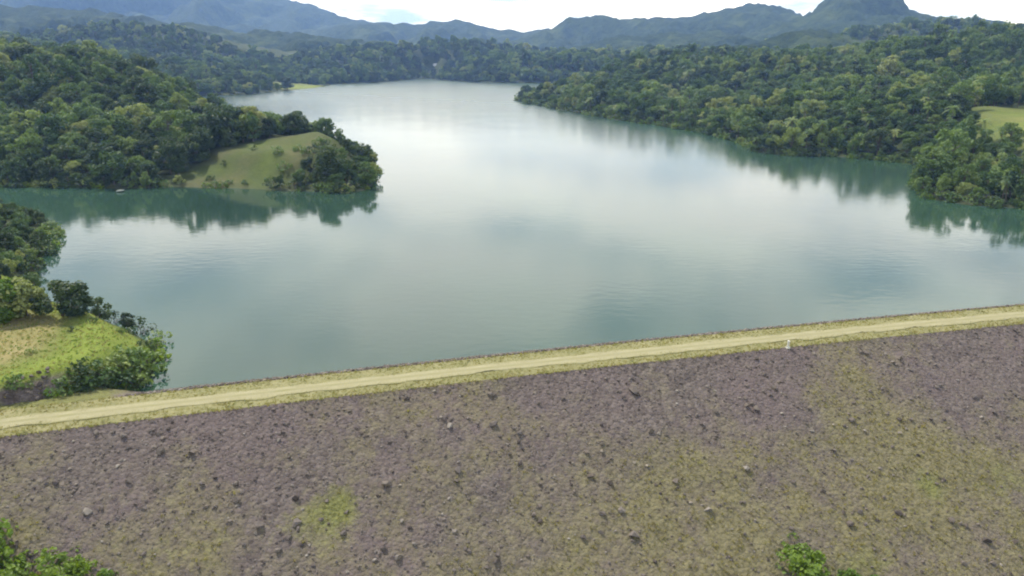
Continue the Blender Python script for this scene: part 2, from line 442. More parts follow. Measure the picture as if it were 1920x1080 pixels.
# ---------------------------------------------------------------- mountains
def mountain(name, pts, Y, wf, wb, seed, step=11.0, base=-8.0, canopy=3.0, bumps=(), power=1.15, spur=0.6):
    """a ridge whose crest follows pts (photo pixels) at distance Y; wf / wb = run of its front and back slope"""
    cr = np.array([at_y(px, py, Y) for px, py in pts])
    x0, x1 = cr[0, 0], cr[-1, 0]
    nx = int((x1 - x0) / step) + 2
    xs = np.linspace(x0, x1, nx)
    zc = np.interp(xs, cr[:, 0], cr[:, 2])
    zc = zc + fbm(xs / (0.045 * Y), xs * 0, 4, seed + 70) * 0.0060 * Y + fbm(xs / (0.014 * Y), xs * 0, 3, seed + 71) * 0.0024 * Y
    nf, nb = int(wf / step), max(int(wb / (step * 2.5)), 6)
    s = np.concatenate([np.linspace(-1, 0, nf, endpoint=False), np.linspace(0, 1, nb)])
    X, S = np.meshgrid(xs, s); Zc = np.meshgrid(zc, s)[0]
    wob = fbm(X / (wf * 0.5), S * 0, 3, seed) * wf * 0.12
    Yc = Y + np.where(S < 0, S * wf, S * wb) + wob * (1 - np.abs(S))
    a = 1 - np.abs(S)
    warp = fbm(X / (wf * 0.35), Yc / (wf * 0.35), 3, seed + 5) * wf * 0.18
    rid = 1 - np.abs(fbm((X + warp) / (wf * 0.30), Yc / (wf * 0.8), 4, seed + 9)) * 2
    H = (Zc - base)
    Z = base + H * a ** power + H * spur * (rid - 0.5) * np.sin(np.pi * np.clip(a, 0, 1)) ** 1.0 * 0.9
    Z += fbm(X / 70, Yc / 70, 4, seed + 2) * 8 * np.sin(np.pi * np.clip(a, 0, 1))
    for bx, by, bd, r, h in bumps:                            # sheer knobs
        q = np.sqrt((X - bx) ** 2 + ((Yc - by) * bd) ** 2) + fbm(X / 40, Yc / 40, 3, seed + 3) * r * 0.18
        Z += h * (1 - sstep(r * 0.25, r * 1.3, q)) * (1 + 0.25 * fbm(X / 55, Yc / 55, 3, seed + 4))
    Z += canopy * (RNG.random(Z.shape) - 0.4) * (a > 0.02)
    jx = (RNG.random(X.shape) - 0.5) * step * 0.5
    Vm = np.stack([X + jx, Yc, Z], -1).reshape(-1, 3)
    return obj(name, mesh_from(name, Vm, grid_faces(nx, len(s)), [FOREST_FAR], True))
def struct(o, label=None): return tag(o, kind='structure', label=label)
struct(mountain('mountain', [(-330, -100), (-200, -90), (0, -62), (200, -48), (330, -40), (450, -18), (545, -2), (580, 8), (620, 20), (660, 38), (690, 43), (740, 62), (820, 80), (900, 90)], 4200, 1400, 700, 40, 22, canopy=6), 'hazy blue mountain rising out of the picture at far left')
struct(mountain('mountain', [(560, 70), (640, 52), (690, 46), (740, 46), (780, 43), (820, 38), (850, 34), (880, 38), (905, 48), (940, 53), (980, 58), (1030, 56), (1080, 62), (1180, 75)], 3500, 900, 900, 41, 18, canopy=6), 'hazy blue mountain ridge in the middle distance below the white cloud')
struct(mountain('mountain', [(940, 90), (1000, 66), (1040, 50), (1065, 34), (1085, 29), (1115, 27), (1145, 33), (1175, 40), (1200, 31), (1240, 33), (1280, 30), (1310, 24), (1345, 16), (1380, 10), (1410, 9), (1440, 14), (1500, 22), (1580, 40), (1700, 60)], 2900, 800, 800, 42, 15, canopy=6), 'dark blue rugged ridge right of the middle')
pk = at_y(1610, 30, 2300)
struct(mountain('mountain', [(1250, 100), (1320, 82), (1400, 66), (1450, 52), (1500, 36), (1530, 26), (1570, 22), (1650, 20), (1690, 26), (1720, 38), (1760, 48), (1830, 62), (1950, 80), (2100, 95)], 2300, 700, 700, 43, 11, bumps=[(pk[0], 2300, 0.7, 112, 80)], canopy=5), 'steep rocky peak cut off by the top edge')
struct(mountain('mountain', [(1560, 80), (1650, 52), (1720, 42), (1745, 41), (1775, 44), (1800, 42), (1820, 36), (1840, 35), (1870, 42), (1920, 43), (1980, 36), (2080, 30), (2300, 40)], 2700, 700, 700, 44, 14, canopy=6), 'dark ridge at the far right edge')
struct(mountain('mountain', [(-500, -20), (-300, -4), (-100, 6), (0, 10), (120, 17), (250, 30), (340, 42), (420, 55), (500, 63), (560, 62), (640, 72), (700, 76), (760, 87), (800, 100), (830, 118), (860, 140)], 2050, 620, 700, 45, 10, canopy=5), 'wooded blue green hill above the far left shore')
struct(mountain('mountain', [(740, 135), (780, 112), (810, 97), (840, 88), (870, 81), (900, 77), (925, 83), (950, 95), (990, 100), (1040, 96), (1100, 84), (1180, 72), (1260, 66), (1340, 64), (1420, 80), (1500, 96)], 2150, 560, 600, 46, 10, canopy=5), 'dark wooded hill closing the far end of the water')
struct(mountain('mountain', [(1290, 112), (1340, 100), (1380, 88), (1420, 75), (1460, 64), (1500, 58), (1540, 58), (1570, 66), (1595, 80), (1625, 96), (1700, 112)], 1420, 300, 400, 47, 8, canopy=4), 'dark wooded mound below the rocky peak')

# ---------------------------------------------------------------- the embankment dam
def _face():
    t = MT('rubble_slope'); cov = t.attr('cover')
    n = t.noise(0.07, 5, 0.6); n2 = t.noise(0.9, 6, 0.7); n3 = t.noise(4.5, 4, 0.6)
    v = t.n.new('ShaderNodeTexVoronoi'); v.inputs['Scale'].default_value = 1.7; t.l.new(t.pos(), v.inputs['Vector'])
    st = t.ramp(v.outputs['Color'], [(0.1, (0.092, 0.078, 0.070)), (0.5, (0.132, 0.112, 0.100)), (0.9, (0.175, 0.150, 0.132))])
    stone = t.mix(t.ramp(n2, [(0.3, 0.0), (0.7, 1.0)]), t.mix(1.0, st, (0.72, 0.70, 0.72), 'MULTIPLY'), st)
    stone = t.mix(t.ramp(n, [(0.4, 0.0), (0.65, 0.6)]), stone, (0.128, 0.099, 0.100))
    moss = t.ramp(n2, [(0.3, (0.118, 0.106, 0.058)), (0.7, (0.185, 0.168, 0.090))])
    green = t.ramp(n2, [(0.3, (0.105, 0.112, 0.038)), (0.7, (0.165, 0.172, 0.058))])
    mk = t.ramp(t.math('ADD', cov[0], t.math('MULTIPLY', t.math('SUBTRACT', n2, 0.5), 1.2)), [(0.15, 0.0), (0.85, 0.9)])
    c = t.mix(mk, stone, moss)
    c = t.mix(t.ramp(t.math('ADD', cov[1], t.math('MULTIPLY', t.math('SUBTRACT', n2, 0.5), 0.9)), [(0.3, 0.0), (0.9, 0.9)]), c, green)
    h = t.math('ADD', t.math('MULTIPLY', v.outputs['Distance'], -0.5), t.math('MULTIPLY', n3, 0.5))
    return t.principled(c, 0.95, 0.1, t.bump(h, 0.5, 0.9))
FACE_MAT = _face()
def _verge():
    t = MT('dry_grass'); n = t.noise(0.25, 6, 0.65); n2 = t.noise(2.5, 5, 0.65)
    c = t.ramp(t.mix(0.5, n, n2), [(0.34, (0.125, 0.128, 0.052)), (0.5, (0.180, 0.172, 0.082)), (0.66, (0.232, 0.215, 0.115))])
    return t.principled(c, 0.95, 0.1, t.bump(n2, 0.15, 0.8))
VERGE = _verge()
def _track():
    t = MT('pale_gravel'); n = t.noise(0.35, 5, 0.6); n2 = t.noise(3.0, 6, 0.65); lane = t.attr('lane')
    c = t.ramp(t.mix(0.5, n, n2), [(0.3, (0.190, 0.178, 0.098)), (0.5, (0.242, 0.226, 0.134)), (0.7, (0.290, 0.272, 0.170))])
    g = t.ramp(n2, [(0.3, (0.135, 0.135, 0.055)), (0.7, (0.200, 0.190, 0.090))])
    k = t.ramp(t.math('ADD', lane[0], t.math('MULTIPLY', t.math('SUBTRACT', t.mix(0.5, n, n2), 0.5), 1.6)), [(0.45, 0.0), (0.8, 0.85)])
    return t.principled(t.mix(k, c, g), 0.95, 0.1, t.bump(n2, 0.08, 0.8))
TRACK = _track()
def _stone(name, tint):
    t = MT(name); oi = t.n.new('ShaderNodeObjectInfo')
    c = t.ramp(oi.outputs['Random'], [(0.0, (0.052, 0.043, 0.040)), (0.3, (0.106, 0.090, 0.082)), (0.85, (0.146, 0.126, 0.113)), (1.0, (0.245, 0.222, 0.196))])
    n = t.noise(0.06, 4, 0.6); n2 = t.noise(2.2, 5, 0.65)
    c = t.mix(t.ramp(n, [(0.42, 0.0), (0.66, 0.55)]), c, t.mix(1.0, c, tint, 'MULTIPLY'))
    c = t.mix(0.5, c, t.mix(1.0, c, t.ramp(n2, [(0.3, 0.45), (0.7, 1.15)]), 'MULTIPLY'))
    return t.principled(c, 0.92, 0.2, t.bump(n2, 0.08, 0.8))
STONE = _stone('rubble_stone', (1.05, 0.98, 0.78))

dam = empty('embankment_dam', (0, crest_y(0), CREST_Z))
tag(dam, 'long rubble faced earth dam with a pale track along its crest', 'dam')
DX0, DX1 = -330.0, 420.0
def dpart(name, me):
    o = obj(name, me, dam); o.location = -Vector(dam.location); return o
def face_hit(px, py):
    dx, dy, dz = ray(px, py)
    t = 40.0
    for _ in range(400):
        x, y, z = dx * t, dy * t, CZ + dz * t
        n = (crest_y(x) - y) / math.sqrt(1 + 0.27 ** 2)
        if n > CREST_W / 2 and z < CREST_Z - (n - CREST_W / 2) * FACE: break
        t += 0.25
    return x + -n * 0.26, n
PATCH = [(*face_hit(px, py), sx, sy, a) for px, py, sx, sy, a in ((605, 978, 5.5, 5, .8), (640, 935, 2.5, 3, .6), (1750, 915, 2.5, 2.5, .75), (1340, 733, 1.2, 1.2, .8), (1835, 752, 2.5, 3, .6), (1900, 905, 8, 5, .6), (1620, 1062, 9, 3, .65), (260, 1045, 9, 3, .5), (8, 935, 2, 2, .7), (480, 990, 6, 4, .4), (1100, 1010, 6, 4, .3))]
def face_cover(x, n):
    """how grown over the slope is: r = mossy / grassy, g = bright green"""
    px, py, _ = project(*dam_point(x, n), CREST_Z - np.maximum(n - CREST_W / 2, 0) * FACE)
    big = fbm(x / 17, n / 13, 4, 77) * 0.55 + fbm(x / 4, n / 4, 3, 78) * 0.35
    r = 0.33 + 0.018 * (n - 14) + 0.0008 * x + big * 1.25
    g = -0.25 + big * 0.5 + 0.012 * (n - 20)
    for cx, cy, sx, sy, a in PATCH:
        g = g + a * np.exp(-((x - cx) / sx) ** 2 - ((n - cy) / sy) ** 2)
    return np.clip(r, 0, 1), np.clip(g, 0, 1)
def face_z(x, n):
    return CREST_Z - (n - CREST_W / 2) * FACE + 0.22 * fbm(x / 3.0, n / 3.0, 4, 55) * sstep(CREST_W / 2, CREST_W / 2 + 1.5, n) + 0.35 * fbm(x / 14, n / 9, 2, 56) * sstep(5, 9, n)
# downstream face
fx = axis((DX0, -100, 3), (-100, 130, 0.55), (130, DX1, 3)); fn = np.concatenate([np.linspace(CREST_W / 2, 44, 74), np.linspace(46, 84, 16)])
FX, FN = np.meshgrid(fx, fn); PXX, PYY = dam_point(FX, FN)
me = mesh_from('downstream_face', np.stack([PXX, PYY, face_z(FX, FN)], -1).reshape(-1, 3), grid_faces(len(fx), len(fn))[:, ::-1], [FACE_MAT], True)
cr_, cg_ = face_cover(FX, FN)
add_color_attr(me, 'cover', np.stack([cr_, cg_, cr_ * 0], -1).reshape(-1, 3))
dpart('downstream_face', me)
# crest
fn2 = np.linspace(-CREST_W / 2, CREST_W / 2, 14)
FX2, FN2 = np.meshgrid(fx, fn2); PX2, PY2 = dam_point(FX2, FN2)
ZC = CREST_Z + 0.12 * (1 - (FN2 / (CREST_W / 2)) ** 2) + 0.06 * fbm(FX2 / 2, FN2 / 2, 3, 60) * (np.abs(FN2) < CREST_W / 2 - 0.1)
me = mesh_from('crest', np.stack([PX2, PY2, ZC], -1).reshape(-1, 3), grid_faces(len(fx), len(fn2))[:, ::-1], [VERGE], True)
dpart('crest', me)
# upstream slope into the water
fn3 = np.linspace(-CREST_W / 2 - 22, -CREST_W / 2, 30)
FX3, FN3 = np.meshgrid(fx, fn3); PX3, PY3 = dam_point(FX3, FN3)
UP = -CREST_W / 2 - FN3
GU = 1 - sstep(-58, -51, FX3)
ZU = CREST_Z - UP * 0.40 * (1 - GU) - GU * (np.minimum(UP, 6) * 0.12 + np.maximum(UP - 6, 0) * 0.5) + 0.18 * fbm(FX3 / 1.5, FN3 / 1.5, 3, 61) * sstep(0, 1, -CREST_W / 2 - FN3)
me = mesh_from('upstream_face', np.stack([PX3, PY3, ZU], -1).reshape(-1, 3), grid_faces(len(fx), len(fn3))[:, ::-1], [FACE_MAT], True)
gu = 0.9 - 0.9 * sstep(-57, -51, FX3 + 2 * fbm(FX3 / 3, FN3 / 3, 2, 12))
add_color_attr(me, 'cover', np.stack([0.15 + gu * .6, gu, gu * 0], -1).reshape(-1, 3))
dpart('upstream_face', me)
# track along the crest
tx = np.arange(DX0, DX1, 0.8)
rows = []
LANES = ((-1.75, .9), (-1.3, .3), (-.8, 0.0), (-.35, .55), (0.0, .65), (.35, .55), (.8, 0.0), (1.3, .3), (1.75, .9))
for k, (n0, _) in enumerate(LANES):
    n = 0.35 + n0 * 0.9 + (0.75 * fbm(tx / 3.5, tx * 0 + k, 3, 90 + k) if abs(n0) > 1.5 else 0)
    a, b = dam_point(tx, n)
    rows.append(np.stack([a, b, np.full_like(a, CREST_Z + 0.19 - 0.04 * abs(n0) / 1.75)], -1))
me = mesh_from('track', np.stack(rows).reshape(-1, 3), grid_faces(len(tx), len(LANES))[:, ::-1], [TRACK], True)
add_color_attr(me, 'lane', np.repeat(np.array([[g] * 3 for _, g in LANES]), len(tx), 0))
tag(obj('track', me), kind='structure')

# ---------------------------------------------------------------- stones of the rubble face
def stone_mesh(seed):
    r = random.Random(seed); bm = bmesh.new()
    sx, sy, sz = r.uniform(.85, 1.3), r.uniform(.65, 1.0), r.uniform(.5, .85)
    for i in range(13):                                        # an angular block: the hull of a few points
        v = Vector((r.gauss(0, 1), r.gauss(0, 1), r.gauss(0, 1))).normalized() * r.uniform(.42, .55)
        bm.verts.new((v.x * sx, v.y * sy, v.z * sz))
    hull = bmesh.ops.convex_hull(bm, input=bm.verts)
    bmesh.ops.delete(bm, geom=[g for g in hull['geom_interior'] if isinstance(g, bmesh.types.BMVert)], context='VERTS')
    me = bpy.data.meshes.new('stone'); bm.to_mesh(me); bm.free()
    me.materials.append(STONE); return me
STONES = [stone_mesh(s) for s in range(8)]
def face_normal_rot(r):
    return (-math.atan(FACE) * 0 + r.uniform(-.5, .5), r.uniform(-.5, .5), r.uniform(0, 6.28))
r = random.Random(5)
big = []
# stones the photo shows as single dark or pale spots (photo pixels, size in m)
SPOTS = [(365, 745 + 0, .0)]
spots = [(762, 752, 1.3), (925, 798, 1.4), (974, 815, 1.3), (1188, 735, 1.6), (860, 886, 1.4), (726, 912, 1.4), (974, 872, 1.2), (1145, 905, 1.5), (1222, 812, 1.2), (1400, 883, 1.3), (1452, 730, 1.2),
         (1130, 965, 1.3), (482, 988, 1.5), (744, 1050, 1.5), (300, 852, 1.4), (355, 853, 1.3), (178, 815, 1.3), (552, 933, 1.4), (518, 1036, 1.4), (1860, 1020, 1.4), (1792, 980, 1.3), (1690, 965, 1.4), (1600, 985, 1.3),
         (1548, 924, 1.2), (1344, 775, 1.2), (1100, 850, 1.1), (1520, 770, 1.2), (1600, 790, 1.2), (1690, 790, 1.2), (1830, 745, 1.3), (1330, 960, 1.3), (1190, 1005, 1.4), (930, 1055, 1.4), (440, 940, 1.3), (640, 1005, 1.2),
         (240, 905, 1.2), (100, 905, 1.2), (160, 960, 1.2), (1010, 760, 1.0), (1270, 905, 1.2), (1000, 965, 1.2), (850, 1000, 1.2)]
for px, py, s in spots:
    x0, n = face_hit(px, py); big.append((x0, n, s * r.uniform(.75, 1.0)))
while len(big) < 300:
    x0 = r.uniform(-95, 120); n = r.uniform(CREST_W / 2 + .8, 40)
    X, Y = dam_point(x0, n); q = project(X, Y, CREST_Z - (n - 4.1) * FACE)
    if -40 < q[0] < 1960 and q[1] < 1100: big.append((x0, n, min(1.15, .5 + r.expovariate(5.5))))
for x0, n, s in big:
    X, Y = dam_point(x0, n)
    o = obj('stone', r.choice(STONES), dam, scale=s)
    o.location = Vector((float(X), float(Y), float(face_z(np.array([x0]), np.array([n]))[0]) + 0.13 * s)) - Vector(dam.location)
    o.rotation_euler = (r.uniform(-.4, .4) + .2, r.uniform(-.4, .4), r.uniform(0, 6.28))

# ---------------------------------------------------------------- scattering of masses (geometry nodes)
def scatter(name, pts, rots, scl, idx, protos, parent=None):
    """protos: list of lists of objects that together make one instance"""
    me = bpy.data.meshes.new(name)
    pts = np.asarray(pts, np.float32); n = len(pts)
    me.vertices.add(n); me.vertices.foreach_set('co', pts.ravel())
    for nm, ty, arr, key in (('rot', 'FLOAT_VECTOR', rots, 'vector'), ('scl', 'FLOAT_VECTOR', scl, 'vector'), ('idx', 'INT', idx, 'value')):
        a = me.attributes.new(nm, ty, 'POINT')
        a.data.foreach_set(key, np.asarray(arr, np.int32 if ty == 'INT' else np.float32).ravel())
    o = obj(name, me, parent)
    ng = bpy.data.node_groups.new(name, 'GeometryNodeTree')
    ng.interface.new_socket('Geometry', in_out='INPUT', socket_type='NodeSocketGeometry')
    ng.interface.new_socket('Geometry', in_out='OUTPUT', socket_type='NodeSocketGeometry')
    nn, ll = ng.nodes, ng.links
    gi, go = nn.new('NodeGroupInput'), nn.new('NodeGroupOutput')
    ip = nn.new('GeometryNodeInstanceOnPoints')
    jall = nn.new('GeometryNodeJoinGeometry')
    for group in protos:
        j = nn.new('GeometryNodeJoinGeometry')
        for p in group:
            oi = nn.new('GeometryNodeObjectInfo'); oi.transform_space = 'ORIGINAL'
            oi.inputs['Object'].default_value = p; oi.inputs['As Instance'].default_value = False
            ll.new(oi.outputs['Geometry'], j.inputs[0])
        g2 = nn.new('GeometryNodeGeometryToInstance'); ll.new(j.outputs[0], g2.inputs[0]); ll.new(g2.outputs[0], jall.inputs[0])
    def na(nm, ty):
        a = nn.new('GeometryNodeInputNamedAttribute'); a.data_type = ty; a.inputs['Name'].default_value = nm; return a.outputs[0]
    e2r = nn.new('FunctionNodeEulerToRotation'); ll.new(na('rot', 'FLOAT_VECTOR'), e2r.inputs[0])
    ll.new(gi.outputs[0], ip.inputs['Points']); ll.new(jall.outputs[0], ip.inputs['Instance'])
    ip.inputs['Pick Instance'].default_value = True
    ll.new(na('idx', 'INT'), ip.inputs['Instance Index'])
    ll.new(e2r.outputs[0], ip.inputs['Rotation']); ll.new(na('scl', 'FLOAT_VECTOR'), ip.inputs['Scale'])
    ll.new(ip.outputs[0], go.inputs[0])
    md = o.modifiers.new('scatter', 'NODES'); md.node_group = ng
    return o

stone_objs = {}
for ch in dam.children:
    if ch.name.startswith('stone') and ch.data not in stone_objs: stone_objs[ch.data] = ch
def rubble():
    n = 27000
    x0 = RNG.uniform(-105, 130, n); nn_ = CREST_W / 2 + 0.4 + RNG.random(n) * 37
    r_, g_ = face_cover(x0, nn_)
    keep = RNG.random(n) > np.clip(r_ * 0.75 + g_ * 1.1 - 0.05, 0, 0.93)
    X, Y = dam_point(x0, nn_); px, py, _ = project(X, Y, CREST_Z - (nn_ - 4.1) * FACE)
    keep &= (px > -120) & (px < 2040) & (py < 1150)
    x0, nn_ = x0[keep], nn_[keep]; X, Y = X[keep], Y[keep]; n = len(X)
    s = 0.16 + RNG.exponential(0.11, n).clip(0, 0.6)
    # upstream rubble, just below the crest
    m = 7000
    xu = RNG.uniform(-53, 150, m); nu = -CREST_W / 2 - 0.3 - RNG.random(m) * 7.5
    XU, YU = dam_point(xu, nu); su = 0.3 + RNG.random(m) * 0.5
    pts = np.concatenate([np.stack([X, Y, face_z(x0, nn_) + 0.02 * s], -1), np.stack([XU, YU, CREST_Z - (-CREST_W / 2 - nu) * 0.40 + 0.05], -1)])
    s = np.concatenate([s, su]); n = len(s)
    pts -= np.array(dam.location)
    rot = np.stack([RNG.uniform(-.5, .5, n) + .4, RNG.uniform(-.5, .5, n), RNG.uniform(0, 6.28, n)], -1)
    o = scatter('rubble', pts, rot, np.stack([s] * 3, -1), RNG.integers(0, len(stone_objs), n), [[v] for v in stone_objs.values()], dam)
    tag(o, kind='stuff')
rubble()

# ---------------------------------------------------------------- trees
def leaf_cloud(centers, radii, per, size, rng, flat=0.75):
    """leaf sprays: bent quads spread over the shells of many clumps"""
    Vs, Fs = [], []
    for c, R in zip(centers, radii):
        k = max(int(per * (R / 1.2) ** 2), 10)
        d = rng.normal(size=(k, 3)); d /= np.linalg.norm(d, axis=1)[:, None]
        rr = R * (0.55 + 0.5 * rng.random(k) ** 0.6)
        p = c + d * rr[:, None] * np.array([1, 1, flat])
        nrm = d * 0.8 + rng.normal(size=(k, 3)) * 0.55 + np.array([0, 0, 0.45]); nrm /= np.linalg.norm(nrm, axis=1)[:, None]
        u = np.cross(nrm, rng.normal(size=(k, 3))); u /= np.linalg.norm(u, axis=1)[:, None] + 1e-9
        w = np.cross(nrm, u)
        sz = size * (0.6 + 0.8 * rng.random(k))[:, None]
        a = p - u * sz - w * sz * 0.45; b = p + u * sz * 0.2 - w * sz * 0.7 + nrm * sz * 0.2
        e = p + u * sz + w * sz * 0.2 - nrm * sz * 0.25; f = p - u * sz * 0.1 + w * sz * 0.8 + nrm * sz * 0.15
        Vs.append(np.stack([a, b, e, f], 1).reshape(-1, 3))
    V = np.concatenate(Vs); n = len(V) // 4
    return V, np.arange(n * 4).reshape(n, 4)
def tree_proto(seed, h, rad, base, shape, mat, per=52, size=0.34, nclump=34):
    rng = np.random.default_rng(seed); r = random.Random(seed)
    cs, rs = [], []
    lean = np.array([r.uniform(-.6, .6), r.uniform(-.6, .6), 0])
    while len(cs) < nclump:
        t = r.random(); ang = r.uniform(0, 6.283)
        if shape == 'round': prof = math.sin(math.pi * (0.12 + 0.83 * t)) ** 0.7
        elif shape == 'tall': prof = (1 - t * 0.75) ** 0.8 * min(1, 0.4 + 3 * t)
        else: prof = min(1, 0.25 + 1.1 * t) * (1 if t < 0.8 else 0.75)
        q = rad * prof * math.sqrt(r.uniform(0.25, 1)) * (1 + 0.28 * math.sin(2 * ang + seed) + 0.15 * math.sin(5 * ang + seed * 2))
        z = h * (base + (0.97 - base) * t) - 0.5
        cs.append(np.array([q * math.cos(ang), q * math.sin(ang), z]) + lean * t); rs.append(r.uniform(0.7, 1.35) * rad / 3.6)
    V, Fq = leaf_cloud(cs, rs, per, size, rng)
    crown = mesh_from('crown', V, Fq, [mat], False)
    mb = MB()
    top = h * (base + (1 - base) * 0.6)
    pts = [(lean[0] * i / 6 * .6 + r.uniform(-.12, .12) * (i > 0), lean[1] * i / 6 * .6 + r.uniform(-.12, .12) * (i > 0), -0.8 + (top + .8) * i / 6) for i in range(7)]
    tr = h * 0.024
    mb.tube(pts, [tr * (1.5 if i == 0 else 1 - i * 0.13) for i in range(7)], 8)
    for c in r.sample(cs, 9):
        i = r.randint(2, 5); p = Vector(pts[i]); q = Vector(c); m = p.lerp(q, .5) + Vector((r.uniform(-.3, .3), r.uniform(-.3, .3), .35))
        mb.tube([p, m, q], [tr * .5, tr * .32, tr * .12], 5)
    return mb.mesh('trunk', [BARK], True), crown
TREES = [tree_proto(1, 10, 4.4, .26, 'round', LEAF), tree_proto(2, 9.5, 4.8, .22, 'round', LEAF), tree_proto(3, 11.5, 3.8, .22, 'tall', LEAF), tree_proto(4, 12.5, 4.2, .30, 'round', LEAF),
         tree_proto(5, 9, 5.2, .38, 'flat', LEAF), tree_proto(6, 10.5, 4.6, .20, 'round', LEAF_DARK), tree_proto(7, 8.5, 4.3, .18, 'round', LEAF_DARK), tree_proto(8, 11, 4.8, .28, 'flat', LEAF)]
BRIGHT_TREES = [tree_proto(21, 8.0, 4.6, .12, 'round', LEAF_BRIGHT, 70, .30, 40), tree_proto(22, 7.0, 3.6, .10, 'round', LEAF_BRIGHT, 70, .28, 34)]
def scrub_proto(seed, w, h):
    rng = np.random.default_rng(seed); r = random.Random(seed); cs, rs = [], []
    lobes = [(r.uniform(-w, w), r.uniform(-w * .6, w * .6), r.uniform(.45, 1.0)) for _ in range(7)]
    for _ in range(52):
        lx, ly, lh = r.choice(lobes); q = r.gauss(0, .34) * w, r.gauss(0, .34) * w
        fall = math.exp(-(q[0] ** 2 + q[1] ** 2) / (w * .6) ** 2)
        cs.append(np.array([lx + q[0], ly + q[1], h * lh * fall * r.uniform(.45, 1.0) + .15])); rs.append(r.uniform(.45, 1.0))
    V, Fq = leaf_cloud(cs, rs, 60, .25, rng)
    mb = MB()
    for lx, ly, lh in lobes:
        for _ in range(3):
            e_ = Vector((lx + r.uniform(-.8, .8), ly + r.uniform(-.8, .8), h * lh * r.uniform(.6, 1.15)))
            mb.tube([(lx * .5, ly * .5, -.6), (lx * .8, ly * .8, h * lh * .35), e_], [.09, .06, .02], 5)
    return mb.mesh('stem', [BARK], True), mesh_from('foliage', V, Fq, [LEAF_BRIGHT])
SCRUB = [scrub_proto(61, 3.2, 3.2), scrub_proto(62, 2.6, 2.6), scrub_proto(63, 3.6, 2.4)]
def shrub_proto(seed, h, rad, mat):
    return tree_proto(seed, h, rad, .02, 'round', mat, per=46, size=.22, nclump=16)
SHRUBS = [shrub_proto(31, 2.6, 1.9, LEAF), shrub_proto(32, 2.1, 1.7, LEAF_BRIGHT), shrub_proto(33, 3.0, 2.0, LEAF_DARK), shrub_proto(34, 2.4, 2.2, LEAF)]
def palm_proto(seed, h):
    r = random.Random(seed); Vs = []
    lean = Vector((r.uniform(-1, 1), r.uniform(-1, 1), 0))
    top = Vector((lean.x, lean.y, h))
    for i in range(22):
        a = i * 2.399 + r.uniform(-.2, .2); el = r.uniform(-.25, 1.1); L = r.uniform(2.8, 3.8)
        d = Vector((math.cos(a) * math.cos(el), math.sin(a) * math.cos(el), math.sin(el))); side = Vector((-math.sin(a), math.cos(a), 0))
        pp = [top + d * L * t_ + Vector((0, 0, -1.9 * t_ * t_)) for t_ in (0, .2, .4, .6, .8, 1.0)]
        for j in range(5):                                     # leaflets on both sides of the rib
            for sg in (-1, 1):
                for q in (0.0, 0.5):
                    p0 = pp[j].lerp(pp[j + 1], q); p1 = pp[j].lerp(pp[j + 1], q + .36); ln = .75 * (1 - abs(j - 1.8) * .22)
                    tip = p0.lerp(p1, 1.2) + side * sg * ln + Vector((0, 0, -.35 * ln))
                    Vs += [p0, p1, tip + (p1 - p0) * .15, tip]
    V = np.array([tuple(v) for v in Vs])
    crown = mesh_from('crown', V, np.arange(len(V)).reshape(-1, 4), [LEAF])
    mb = MB(); mb.tube([(lean.x * (i / 6) ** 2, lean.y * (i / 6) ** 2, -.6 + (h + .6) * i / 6) for i in range(7)], [.26, .2, .17, .16, .15, .14, .15], 7)
    return mb.mesh('trunk', [BARK], True), crown
TREES += [palm_proto(41, 8.5), palm_proto(42, 10.5)]
def place(name, proto, x, y, z, s, rz, label, cat, group=None, parts=('trunk', 'crown'), squash=1.0):
    e = empty(name, (float(x), float(y), float(z)), rz, s); e.scale = (s, s, s * squash)
    tag(e, label, cat, group)
    a = obj(parts[0], proto[0], e); b = obj(parts[1], proto[1], e)
    return e, a, b
def gz(x, y): return float(land(np.array([x]), np.array([y]))[1][0])

# candidates over all the wooded slopes
def candidates():
    out = []
    for (xa, xb, ya, yb, sp) in ((-330, -20, 130, 520, 5.6), (60, 420, 225, 560, 6.8), (-700, 0, 520, 1000, 8.5), (0, 700, 560, 1000, 8.0), (-1000, 0, 1000, 1500, 12.0), (0, 900, 1000, 1500, 13.0), (-420, 300, 1290, 1790, 13.0)):
        xs = np.arange(xa, xb, sp); ys = np.arange(ya, yb, sp)
        X, Y = np.meshgrid(xs, ys); X = X.ravel() + RNG.uniform(-.5, .5, X.size) * sp; Y = Y.ravel() + RNG.uniform(-.5, .5, Y.size) * sp
        px, py, dep = project(X, Y, np.full(X.shape, 10.0))
        k = (px > -200) & (px < 2120); X, Y = X[k], Y[k]
        d, z = land(X, Y)
        k = (d > 0.5) & (glade_mask(X, Y, d, z) < 0.22 + 0.25 * RNG.random(len(X))) & ~((X > -140) & (X < -36) & (Y < 156) & ~((X < -90) & (Y > 139)))
        s = (0.55 + 0.4 * RNG.random(len(X)) + 0.9 * RNG.random(len(X)) ** 5 + 0.2 * fbm(X / 30, Y / 30, 2, 88)) * np.clip(0.70 + d / 45, 0, 1.0) * (sp / 6.0) ** 0.35 * np.where((X < -80) & (Y < 262), 0.55, 1.0) * np.where((X > 185) & (Y < 318), 0.62, 1.0) * np.where((X > -96) & (X < -20) & (Y > 262) & (Y < 400), 0.80, 1.0)
        for hx_, hy_ in ((at_y(818, 128, 1640)[0], 1640), (at_y(645, 135, 1500)[0], 1500)):
            k &= ~((np.abs(X - hx_) < 15) & (Y > hy_ - 62) & (Y < hy_ + 12))
        out.append(np.stack([X, Y, z, s, d], -1)[k])
    return np.concatenate(out)
CAND = candidates()
px, py, dep = project(CAND[:, 0], CAND[:, 1], CAND[:, 2] + 6 * CAND[:, 3])
inframe = (px > -30) & (px < 1950)
x_, y_, d_ = CAND[:, 0], CAND[:, 1], CAND[:, 4]
